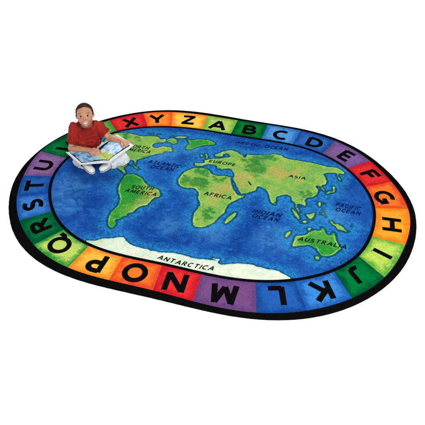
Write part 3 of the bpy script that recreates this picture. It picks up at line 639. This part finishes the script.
# neck and trunk
NB = J(86.2, 124.6, .065)
CH = J(87.5, 137, .055); WA = J(87.5, 146, .03); PE = J(88, 149, 0.02)
PE.z = max(PE.z, .085)
S1.limb([H(0, -.030, -.045), NB], [.036, .038])
S1.hull(ell(NB + V((0, 0, -.012)), (.042, .034, .02)), ell(J(79, 128.5, .05), .028), ell(J(96, 127.5, .05), .028), ell(CH, (.088, .058, .06)))
S1.hull(ell(CH, (.088, .058, .06)), ell(WA, (.078, .06, .05)), ell(PE, (.085, .07, .06)))
# arms
SL, SR = J(75.2, 128.3, .055), J(99.4, 127.6, .055)
EL_, WL = J(71.4, 148.4, .125), J(89.2, 150.0, .19)
ER, WR = J(109.2, 137.6, .075), J(122.0, 141.4, .145)
S1.limb([J(80, 132, .05), SL, EL_], [.030, .030, .026]); S1.limb([EL_, EL_.lerp(WL, .35), WL], [.027, .027, .0185])
S1.limb([J(96, 132, .05), SR, ER], [.030, .030, .026]); S1.limb([ER, ER.lerp(WR, .35), WR], [.027, .026, .0185])
# hands
def hand(W_, d, n, side, curl, spread=.10, L=.62, thumb=(.6, .5, .2)):
    """d = towards the fingertips, n = back of the hand, side = direction of the thumb"""
    d = d.normalized(); n = (n - d * n.dot(d)).normalized(); t = side.normalized(); t = (t - d * t.dot(d) - n * t.dot(n)).normalized()
    k = L
    M = Matrix((t, n, d)).transposed()
    pc = W_ + d * .045 * k
    S1.hull(ell(W_ + d * .004, (.018, .014, .014), M), ell(W_ + d * .062 * k + t * .022 * k, (.012 * k * 1.3, .011, .012), M), ell(W_ + d * .060 * k - t * .024 * k, (.011 * k * 1.3, .010, .011), M))
    for i, (o, ln) in enumerate(((.036, .070), (.0125, .078), (-.0115, .072), (-.034, .056))):
        b = W_ + d * (.066 * k) + t * (o * k); dd = d + t * (o * spread * 12); dd.normalize(); q = b; pts = [b - dd * .012]; 
        ax = dd
        for j, f in enumerate((.45, .30, .25)):
            c = curl[j] if not isinstance(curl[0], tuple) else curl[i][j]
            ax = (ax * math.cos(c) - n * math.sin(c)).normalized() if j == 0 else (ax * math.cos(c) - nn * math.sin(c)).normalized()
            nn = (n - ax * n.dot(ax)).normalized() if abs(n.dot(ax)) < .98 else d
            q = q + ax * (ln * f * k * 1.15); pts.append(q)
        S1.limb(pts, [.0078, .0074, .0064, .0052])
    b = W_ + d * .018 * k + t * .020 * k
    a1 = (t * thumb[0] + d * thumb[1] - n * thumb[2]).normalized(); q1 = b + a1 * .036 * k; a2 = (a1 + d * .7 - n * thumb[2] * .5).normalized()
    q2 = q1 + a2 * .030 * k; q3 = q2 + (a2 + d * .3).normalized() * .022 * k
    S1.limb([b, q1, q2, q3], [.011, .0090, .0078, .0062])
hl_dir = J(98.5, 151.6, .215) - WL
hand(WL, hl_dir, V((0, 0, 1)) + BV * .35, BV * .8 + V((0, 0, -.2)), (.30, .35, .25))
hr_dir = J(129.5, 143.8, .19) - WR
hand(WR, hr_dir, V((0, 0, 1)) + BV * .25, BV * -1 * -1 - RT * .2, (.25, .5, .4), thumb=(.8, .5, .0))
# legs (inside the trousers)
HL, HR = J(81, 147, .02), J(95, 147, .02)
for h_ in (HL, HR): h_.z = .075
KL, KR = J(79.5, 160.0, .165), J(122.5, 158.5, .15)
KL.z = .052; KR.z = .054
AL, AR = J(86.5, 166.0, .225), J(108.5, 165, .215)
for q_ in (AL, AR): q_.z = .052
S1.limb([HL, KL, AL], [.034, .026, .019]); S1.limb([HR, KR, AR], [.034, .026, .019])
TL_, TR_ = J(92.3, 174.2, .27), J(102.6, 171.2, .25)
for q_ in (TL_, TR_): q_.z = .036
S1.limb([AL, TL_], [.022, .018]); S1.limb([AR, TR_], [.022, .018])
body = S1.done('body', .0026, 2, M_SKIN)
# face relief
P = verts_np(body); HMi = np.array(HM.transposed()); Q = (P - np.array(HC)) @ HMi.T
def gau(cx, cy, cz, sx, sy, sz):
    return np.exp(-((Q[:, 0] - cx) / sx) ** 2 - ((Q[:, 1] - cy) / sy) ** 2 - ((Q[:, 2] - cz) / sz) ** 2)
dy = np.zeros(len(Q))
for s in (-1, 1):
    dy -= .0065 * gau(s * .0245, .058, -.004, .014, .03, .009)
    dy -= .0035 * gau(s * .034, .05, -.050, .006, .03, .016)       # smile crease
dy -= .004 * gau(0, .07, -.053, .020, .03, .005)                   # open smile
dy += .002 * gau(0, .06, -.070, .014, .03, .008)
P = P + np.array(hf)[None, :] * dy[:, None]
set_verts(body, P)
bl = np.zeros(len(Q))
for s in (-1, 1): bl += .45 * gau(s * .030, .05, -.028, .016, .03, .013) + .5 * gau(s * .066, -.02, 0, .010, .02, .022)
bl += .45 * gau(0, .076, -.028, .009, .015, .008)
set_attr(body.data, 'blush', np.clip(bl, 0, 1))
put(body, boy); body['label'] = 'head, arms and hands of the smiling child'
# surface lookup on the face
dg = bpy.context.evaluated_depsgraph_get()
bvh = bvhtree.BVHTree.FromPolygons([V(v) for v in P], [tuple(p.vertices) for p in body.data.polygons])
def on_face(x, z, lift=0.0):
    o = H(x, .2, z); hit = bvh.ray_cast(o, -hf)
    q = hit[0] if hit[0] else H(x, .05, z)
    return q + hf * lift
def patch(name, outline_fn, mat, lift, nu=18, nv=5, bulge=0.0, parent=None, thick=.003):
    """little solid on the face: outline_fn(u) -> (x, z_low, z_high)"""
    V_, F_ = [], []
    for layer in (0, 1):
        for i in range(nu):
            x, z0, z1 = outline_fn(i / (nu - 1))
            for j in range(nv):
                t = j / (nv - 1); z = z0 + (z1 - z0) * t
                e = math.sqrt(max(0, 1 - (2 * i / (nu - 1) - 1) ** 2)) * math.sqrt(max(0, 1 - (2 * t - 1) ** 2))
                V_.append(on_face(x, z, lift + bulge * e - (thick if layer else 0)))
    n = nu * nv
    for i in range(nu - 1):
        for j in range(nv - 1):
            a = i * nv + j; F_.append((a, a + nv, a + nv + 1, a + 1)); F_.append((n + a, n + a + 1, n + a + nv + 1, n + a + nv))
    rim = [i * nv for i in range(nu)] + [(nu - 1) * nv + j for j in range(1, nv)] + [i * nv + nv - 1 for i in range(nu - 2, -1, -1)] + [j for j in range(nv - 2, 0, -1)]
    for a, b in zip(rim, rim[1:] + rim[:1]): F_.append((a, a + n, b + n, b))
    o = mesh_obj(name, V_, F_, mat, None, True)
    bm = bmesh.new(); bm.from_mesh(o.data); bmesh.ops.recalc_face_normals(bm, faces=bm.faces); bm.to_mesh(o.data); bm.free()
    if parent: put(o, parent)
    return o
for s in (-1, 1):
    cx = s * .0245
    ey = patch('eye', lambda u: (cx + (u - .5) * .0250, -.0050 - .0054 * math.sin(math.pi * u), -.0050 + .0066 * math.sin(math.pi * u)), M_EYEW, .0012, 16, 6, .0018, boy)
    bpy.context.view_layer.update()
    ir = patch('iris', lambda u: (cx + (u - .5) * .0150, -.0048 - .0054 * math.sin(math.pi * u), -.0048 + .0060 * math.sin(math.pi * u)), M_IRIS, .0030, 10, 6, .0010, None)
    put(ir, ey)
    ld = patch('upper_eyelid', lambda u: (cx + (u - .5) * .0268, -.0050 + .0062 * math.sin(math.pi * u) - .0004, -.0050 + .0080 * math.sin(math.pi * u) + .0004), M_BROW, .0026, 16, 4, .0004, boy)
    br = patch('eyebrow', lambda u: (cx + s * .003 + (u - .5) * .028, .0135 + .0026 * math.sin(math.pi * u), .0150 + .0040 * math.sin(math.pi * u)), M_BROW, .0011, 16, 4, .0006, boy)
def smile(u, lo, hi, w=.046):
    x = (u - .5) * w; c = .0085 * (2 * u - 1) ** 2
    return (x, -.0555 + c - lo * math.sin(math.pi * u) ** .7, -.0535 + c * .8 + hi * math.sin(math.pi * u) ** .7)
patch('lips', lambda u: smile(u, .0078, .0050, .048), M_LIP, .0010, 22, 6, .0012, boy)
patch('teeth', lambda u: smile(u, .0054, .0030, .042), M_TEETH, .0030, 20, 5, .0006, boy)

# hair: close-cropped cap grown from the scalp plus short stubble strands
def hair():
    bm = bmesh.new(); bm.from_mesh(body.data)
    Mi = HM.transposed()
    def keep(c, wob=True):
        q = Mi @ (c - HC)
        if abs(q.x) > .0605 and q.z < .02: return False
        front = .058 - 7 * q.x * q.x * .8            # hairline over the forehead
        if q.y > .02: lim = front - (.0 if q.y > .045 else 0)
        elif q.y > -.02: lim = .012 + (q.y + .02) / .04 * .030
        else: lim = -.035 - .02 * min(1, (-.02 - q.y) / .05)
        if abs(q.x) > .046 and -.006 < q.y < .012: lim = min(lim, -.002)
        if wob: lim += .005 * noise.noise(q * 110) + .003 * noise.noise(q * 300)
        return q.z > lim and (c - HC).length < .13
    kill = [f for f in bm.faces if not keep(f.calc_center_median())]
    bmesh.ops.delete(bm, geom=kill, context='FACES')
    lone = [v for v in bm.verts if not v.link_faces]; bmesh.ops.delete(bm, geom=lone, context='VERTS')
    bm.normal_update()
    roots = []
    bnd = {v for e in bm.edges if e.is_boundary for v in e.verts}
    for f in bm.faces:
        if random.random() < .75: roots.append((f.calc_center_median().copy(), f.normal.copy()))
    for v in bm.verts:
        v.co = v.co + v.normal * (.0006 if v in bnd else .0024 + .0012 * noise.noise(v.co * 160))
    for c, n in roots:
        t = n.orthogonal().normalized(); t = (Matrix.Rotation(random.random() * 6.28, 3, n) @ t)
        d = (n + (-hz * .1 + hf * .25) + V([random.uniform(-.45, .45) for _ in range(3)])).normalized()
        a = c + n * .0012; L_ = random.uniform(.004, .0085)
        vs = [bm.verts.new(a - t * .0006), bm.verts.new(a + t * .0006), bm.verts.new(a + d * L_)]
        bm.faces.new(vs)
    o = bm_obj('hair', bm, M_HAIR); put(o, boy); o['label'] = 'very short dark cropped hair'
hair()

# T-shirt
S2 = Sculpt()
g = .010
S2.hull(ell(NB + V((0, 0, -.008)), (.050 + g, .046, .022)), ell(J(78.8, 128.2, .05), .034 + g), ell(J(96.2, 127.4, .05), .034 + g), ell(CH, (.098 + g, .068 + g, .06)))
S2.hull(ell(CH, (.098 + g, .068 + g, .06)), ell(WA, (.086 + g, .072 + g, .05)), ell(PE + V((0, 0, .02)), (.092 + g, .080 + g, .05)))
cl = SL.lerp(EL_, .74); cr = SR.lerp(ER, .60)
S2.limb([J(80, 132.4, .05), SL + V((0, 0, -.004)), cl + (cl - SL) * .25], [.042 + g * .6, .042 + g * .5, .040]); S2.limb([J(96, 132.4, .05), SR + V((0, 0, -.004)), cr + (cr - SR) * .3], [.042 + g * .6, .042 + g * .5, .040])
shirt = S2.done('tshirt', .0034, 5, M_SHIRT)
me = shirt.data; me.update()
P2 = verts_np(shirt); N2 = np.empty(len(me.vertices) * 3, np.float32); me.vertices.foreach_get('normal', N2); N2 = N2.reshape(-1, 3)
for i in range(len(P2)):
    q = loc_pt(P2[i])
    # gathers run from the neck and armpits down to the lap; sleeves crease across
    u_ = q.x * (1 + 1.2 * max(0, .42 - q.z)); w = V((u_ * 17, q.y * 6, q.z * 6))
    r1 = 1.1 * math.exp(-(noise.noise(w) * 4.2) ** 2)
    w = V((q.x * 11 + q.z * 9, q.y * 9, q.z * 20 - abs(q.x) * 16)); r2 = 1.1 * math.exp(-(noise.noise(w + V((7, 1, 3))) * 4.2) ** 2)
    r3 = noise.noise(V((q.x * 38, q.y * 38, q.z * 38)))
    sh_ = max(.25, min(1, (.50 - q.z) / .16)); k = .0045 + sh_ * (.0055 * (r1 - .45) + .0065 * (r2 - .45)) + .0018 * r3
    P2[i] += N2[i] * max(k, -.0035)
set_verts(shirt, P2)
cut_near(shirt, cl, (cl - SL).normalized(), .060); cut_near(shirt, cr, (cr - SR).normalized(), .060)
cut_near(shirt, NB + V((0, 0, .004)) + BV * .008, (V((0, 0, 1)) + BV * .35).normalized(), .062)
cut(shirt, [(ORG + V((0, 0, .035)), (0, 0, -1))])
so = shirt.modifiers.new('hem', 'SOLIDIFY'); so.thickness = .003; so.offset = -1
put(shirt, boy); shirt['label'] = 'brick red short-sleeved T-shirt'
# ribbed collar
def ring(name, c, nrm, rx, ry, xa, tube, mat, parent, tilt=0):
    n = V(nrm).normalized(); x = (V(xa) - n * V(xa).dot(n)).normalized(); y = n.cross(x); V_, F_ = [], []
    a, b = 64, 10
    for i in range(a):
        t = 2 * math.pi * i / a; r = x * (math.cos(t) * rx) + y * (math.sin(t) * ry); ro = r.normalized()
        for k in range(b):
            s = 2 * math.pi * k / b
            tt = tube * (1 + .1 * (i % 2)); V_.append(c + r + ro * (math.cos(s) * tt) + n * (math.sin(s) * tt * 1.9))
    for i in range(a):
        for k in range(b): F_.append((i * b + k, ((i + 1) % a) * b + k, ((i + 1) % a) * b + (k + 1) % b, i * b + (k + 1) % b))
    o = mesh_obj(name, V_, F_, mat, None, True); put(o, parent); return o
bpy.context.view_layer.update()
ring('collar', NB + V((0, 0, .004)) + BV * .008, (V((0, 0, 1)) + BV * .35).normalized(), .052, .048, RT, .0042, M_SHIRT, shirt)

# trousers
S3 = Sculpt()
S3.hull(ell(PE + V((0, 0, -.01)), (.118, .095, .05)), ell(PE + V((0, 0, -.045)), (.12, .10, .03)))
S3.limb([HL, KL, KL.lerp(AL, 1.25)], [.055, .047, .037]); S3.limb([HR, KR, KR.lerp(AR, 1.25)], [.055, .047, .037])
trou = S3.done('trousers', .0036, 4, M_TROU)
P3 = verts_np(trou); me = trou.data; N3 = np.empty(len(me.vertices) * 3, np.float32); me.vertices.foreach_get('normal', N3); N3 = N3.reshape(-1, 3)
for i in range(len(P3)):
    q = V(P3[i]); 
    r1 = math.exp(-(noise.noise(V((q.x * 16, q.y * 30, q.z * 22))) * 4) ** 2); r2 = math.exp(-(noise.noise(V((q.x * 42, q.y * 20, q.z * 30)) + V((3, 3, 3))) * 4) ** 2)
    P3[i] += N3[i] * (.010 * max(-.7, r1 - .3) + .006 * max(-.7, r2 - .3))
P3[:, 2] = np.maximum(P3[:, 2], T + .0035)
set_verts(trou, P3)
for k_, a_k in ((KL, AL), (KR, AR)): cut_near(trou, k_.lerp(a_k, .93), (a_k - k_).normalized(), .052)
so = trou.modifiers.new('cuff', 'SOLIDIFY'); so.thickness = .0035; so.offset = -1
put(trou, boy); trou['label'] = 'pale grey trousers, legs crossed'
# shoes
def shoe(A, B, w=.0295):
    S = Sculpt(); d = (B - A).normalized(); up = V((0, 0, 1)); up = (up - d * up.dot(d)).normalized(); sd = d.cross(up)
    M = Matrix((sd, up, d)).transposed()
    S.hull(ell(A - d * .012, (w * .95, .030, .026), M), ell(A.lerp(B, .5), (w, .024, .03), M)); S.hull(ell(A.lerp(B, .5), (w, .024, .03), M), ell(B, (w * .92, .019, .026), M))
    o = S.done('shoe', .0032, 3, M_SHOE); put(o, boy)
    bpy.context.view_layer.update()
    S = Sculpt(); dn = -up * .022
    S.hull(ell(A - d * .012 + dn, (w * 1.0, .005, .028), M), ell(A.lerp(B, .5) + dn, (w * 1.06, .005, .03), M), ell(B + dn * .75, (w, .005, .030), M))
    so_ = S.done('sole', .0025, 1, M_SOLE); put(so_, o)
    # laces over the tongue
    V_, F_ = [], []
    for k in range(4):
        c = A.lerp(B, .32 + k * .13) + up * (.0245 - k * .0012)
        b0 = len(V_)
        for x in (-.012, 0, .012):
            for (yy, zz) in ((0, -.002), (.003, 0), (0, .002), (-.003, 0)):
                V_.append(c + sd * x + up * (yy - abs(x) * .25) + d * (zz + .06 * x * (1 if k % 2 else -1)))
        for m in range(2):
            for k2 in range(4):
                a = b0 + m * 4 + k2; b = b0 + m * 4 + (k2 + 1) % 4; F_.append((a, b, b + 4, a + 4))
    lo = mesh_obj('laces', V_, F_, M_SOLE, None, True); put(lo, o)
shoe(AL, TL_); shoe(AR, TR_)
M_SOCK = cloth_mat('white_cotton_sock', (236, 238, 240), (246, 246, 246))
for k_, a_k in ((KL, AL), (KR, AR)):
    S = Sculpt(); S.limb([k_.lerp(a_k, .60), k_.lerp(a_k, .98)], [.0255, .0255]); put(S.done('sock', .003, 2, M_SOCK), boy)

# ------------------------------------------------------------------ the book
BT, BB = J(97.2, 149.2, .150), J(109.3, 162.0, .305)          # spine top / bottom
LT_, LB = J(66.8, 152.2, .150), J(80.5, 164.0, .305)          # left page outer corners
RT_, RB = J(116.8, 134.6, .055), J(132.6, 145.2, .205)        # right page outer corners
BC = (BT + BB) / 2
book = thing('open_book', 'large picture book lying open across the lap of the seated child', 'book', BC)
bpy.context.view_layer.update()
def page_pt(side, u, v, off=0.0, over=0.0):
    """u 0 spine .. 1 outer edge, v 0 bottom .. 1 top; pages swell up next to the gutter"""
    oT, oB = (LT_, LB) if side < 0 else (RT_, RB)
    s = BB.lerp(BT, v); o = oB.lerp(oT, v)
    p = s.lerp(o, u)
    n = ((oT + oB) / 2 - BC).cross(BT - BB).normalized()
    if n.z < 0: n = -n
    sw = .011 * math.sin(math.pi * min(1, u ** .55)) * (1 - u * .35)
    return p + n * (sw + off), n
def grid(side, u0, u1, v0, v1, nu, nv, f):
    V_ = []; 
    for j in range(nv):
        for i in range(nu):
            V_.append(f(u0 + (u1 - u0) * i / (nu - 1), v0 + (v1 - v0) * j / (nv - 1)))
    F_ = [(j * nu + i, j * nu + i + 1, (j + 1) * nu + i + 1, (j + 1) * nu + i) for j in range(nv - 1) for i in range(nu - 1)]
    if side < 0: F_ = [q[::-1] for q in F_]
    return V_, F_
def closed_slab(name, side, u1, over, top, bot, mat, nu=30, nv=8, flat=False):
    def fa(u, v): return page_pt(side, u, v, top)[0] if not flat else page_pt(side, u, v, top)[0] - page_pt(side, u, v)[1] * 0
    A, F_ = grid(side, 0, u1, -over, 1 + over, nu, nv, lambda u, v: page_pt(side, u, v, top)[0])
    def fb(u, v):
        p, n = page_pt(side, u, v, 0); q = BB.lerp(BT, v).lerp(((LB.lerp(LT_, v)) if side < 0 else RB.lerp(RT_, v)), u)
        return q + n * bot
    B, _ = grid(side, 0, u1, -over, 1 + over, nu, nv, fb)
    n = len(A); V_ = A + B; F2 = list(F_) + [tuple(x + n for x in f[::-1]) for f in F_]
    rim = list(range(nu)) + [(j + 1) * nu - 1 for j in range(1, nv)] + [(nv - 1) * nu + i for i in range(nu - 2, -1, -1)] + [j * nu for j in range(nv - 2, 0, -1)]
    for a, b in zip(rim, rim[1:] + rim[:1]): F2.append((b, a, a + n, b + n))
    o = mesh_obj(name, V_, F2, mat, None, True)
    bm = bmesh.new(); bm.from_mesh(o.data); bmesh.ops.recalc_face_normals(bm, faces=bm.faces)
    for e in bm.edges:
        if len(e.link_faces) == 2 and e.calc_face_angle() > .8: e.smooth = False
    bm.to_mesh(o.data); bm.free(); put(o, book); return o
for side in (-1, 1):
    closed_slab('cover_board', side, 1.035, .025, -.0165, -.0125, M_COVER) if False else None
    # cover board: flat sheet under the pages
    def fcv(u, v, dz):
        q = BB.lerp(BT, v).lerp(((LB.lerp(LT_, v)) if side < 0 else RB.lerp(RT_, v)), u); return q + page_pt(side, .5, .5)[1] * dz
    A, F_ = grid(side, 0, 1.03, -.03, 1.03, 2, 2, lambda u, v: fcv(u, v, -.0028)); B, _ = grid(side, 0, 1.03, -.03, 1.03, 2, 2, lambda u, v: fcv(u, v, -.0050))
    F2 = list(F_) + [tuple(x + 4 for x in f[::-1]) for f in F_] + [(0, 1, 5, 4), (1, 3, 7, 5), (3, 2, 6, 7), (2, 0, 4, 6)]
    cvr = mesh_obj('cover_board', A + B, F2, M_COVER); put(cvr, book)
    pb = closed_slab('page_block', side, 1.0, .0, .0, -.0025, M_PAGE, 34, 8)
    # printed picture
    nu, nv = 70, 56
    A, F_ = grid(side, .012, .935, .055, .945, nu, nv, lambda u, v: page_pt(side, u, v, .0009)[0])
    a = NT('printed_picture_page'); a.l(a.acol('print'), a.b.inputs['Base Color']); a.b.inputs['Roughness'].default_value = .35; a.b.inputs['Specular IOR Level'].default_value = .4
    il = mesh_obj('illustration', A, F_, a.m, None, True)
    cols = []
    def cmix(a_, b_, t): t = max(0, min(1, t)); return tuple(x + (y - x) * t for x, y in zip(a_, b_))
    def ss(x, a_, b_): t = max(0, min(1, (x - a_) / (b_ - a_))); return t * t * (3 - 2 * t)
    navy, blue, sky, pale, lime = pig(20, 36, 76), pig(58, 124, 196), pig(136, 196, 236), pig(216, 234, 244), pig(190, 206, 100)
    for j in range(nv):
        for i in range(nu):
            u = i / (nu - 1); v = j / (nv - 1)
            n1 = noise.fractal(V((u * 5, v * 5, side * 3)), .8, 2, 4) ; n2 = noise.fractal(V((u * 14, v * 11, 7 + side)), .8, 2, 3)
            if side < 0:
                c = cmix(sky, blue, ss(n1 + .5 * u, .05, .75)); c = cmix(c, pale, ss(n2 - n1 * .4, .15, .5) * .7)
                c = cmix(c, blue, ss(n1 * .6 + n2 * .5 - .2, .05, .3) * .5)
                c = cmix(c, lime, ss(.24 - u + .16 * n1 + .10 * v, 0, .07))
                c = cmix(c, navy, ss(.11 - v + .05 * n1 - .08 * (u - .5), 0, .04)); c = cmix(c, navy, ss(u - .93 + .05 * n1, 0, .03))
            else:
                c = cmix(pale, sky, ss(n1 + .3 * v - .1, -.25, .3)); c = cmix(c, blue, ss(n2 * .6 + n1 * .6, .2, .6) * .45)
                c = cmix(c, pale, ss(.18 - math.hypot(u - .45, v - .55) + .1 * n1, 0, .15) * .8)
                c = cmix(c, lime, ss(.36 - u - .35 * v + .14 * n1, 0, .06))
                c = cmix(c, navy, ss(v - .86 + .05 * n1 - .14 * (u - .3), 0, .04)); c = cmix(c, navy, ss(.06 - v + .03 * n1 + .08 * (u - .3), 0, .03)); c = cmix(c, navy, ss(u - .93 + .05 * n1, 0, .03))
            cols.append(c)
    set_col(il.data, 'print', cols)
    bpy.context.view_layer.update(); put(il, pb)
# rounded spine strip joining the boards
V_, F_ = [], []
for j in range(9):
    v = -.03 + 1.06 * j / 8; c = BB.lerp(BT, v)
    nl = page_pt(-1, .5, .5)[1]; nr = page_pt(1, .5, .5)[1]; up = (nl + nr).normalized(); sdv = (RB - LB).normalized()
    for k in range(9):
        t = (k / 8 - .5); V_.append(c + sdv * (t * .030) - up * (.0065 + .004 * math.cos(math.pi * t)))
for j in range(8):
    for k in range(8): F_.append((j * 9 + k, j * 9 + k + 1, (j + 1) * 9 + k + 1, (j + 1) * 9 + k))
sp = mesh_obj('spine', V_, F_, M_COVER, None, True); so = sp.modifiers.new('board', 'SOLIDIFY'); so.thickness = .003; put(sp, book)

# ------------------------------------------------------------------ white studio sweep, lamps
a = NT('white_studio_paper'); n = a.noise(2, 2, .5)
a.l(a.mix(n, (.90, .90, .90, 1), (.92, .92, .92, 1)), a.b.inputs['Base Color']); a.b.inputs['Specular IOR Level'].default_value = 0
V_, F_ = [(0, 0, 0)], []
for r in (5, 8):
    for i in range(64): V_.append((r * math.cos(i * math.pi / 32), r * math.sin(i * math.pi / 32), 0))
for i in range(64):
    k = (i + 1) % 64; F_.append((0, 1 + i, 1 + k)); F_.append((1 + i, 65 + i, 65 + k, 1 + k))
fl = mesh_obj('floor', V_, F_, a.m); fl['kind'] = 'structure'; fl['label'] = 'plain white floor'
w = bpy.data.worlds.new('World'); SC.world = w; w.use_nodes = True
bg = w.node_tree.nodes['Background']; bg.inputs[0].default_value = (1, 1, 1, 1)
# brightness gradient made up for the light: white low down, dimmer overhead
tc = w.node_tree.nodes.new('ShaderNodeTexCoord'); sx = w.node_tree.nodes.new('ShaderNodeSeparateXYZ'); mp = w.node_tree.nodes.new('ShaderNodeMapRange')
mp.interpolation_type = 'SMOOTHSTEP'; w.node_tree.links.new(tc.outputs['Generated'], sx.inputs[0]); w.node_tree.links.new(sx.outputs[2], mp.inputs[0])
for i_, v_ in enumerate((.12, .45, 1.06, .48)): mp.inputs[i_ + 1].default_value = v_
w.node_tree.links.new(mp.outputs[0], bg.inputs[1])
def lamp(name, loc, tgt, size, power, col=(1, 1, 1)):
    d = bpy.data.lights.new(name, 'AREA'); d.shape = 'SQUARE'; d.size = size; d.energy = power; d.color = col
    o = bpy.data.objects.new(name, d); C.objects.link(o); o.location = loc
    o.rotation_euler = (V(tgt) - V(loc)).to_track_quat('-Z', 'Y').to_euler()
lamp('softbox', (3.2, -3.6, 5.2), (-.3, .2, 0), 1.8, 520, (1, .985, .96))
lamp('front_fill', (1.6, -6.0, 1.9), (-.6, .1, .2), 2.0, 170, (1, .99, .97))  # low fill lamp added to brighten the front surfaces
lamp('top_softbox', (-2.5, 4.5, 6.0), (-1.0, 2.0, 0), 4.0, 420, (1, 1, 1))
SC.view_settings.view_transform = 'Standard'; SC.view_settings.look = 'None'; SC.view_settings.exposure = 0; SC.view_settings.gamma = 1
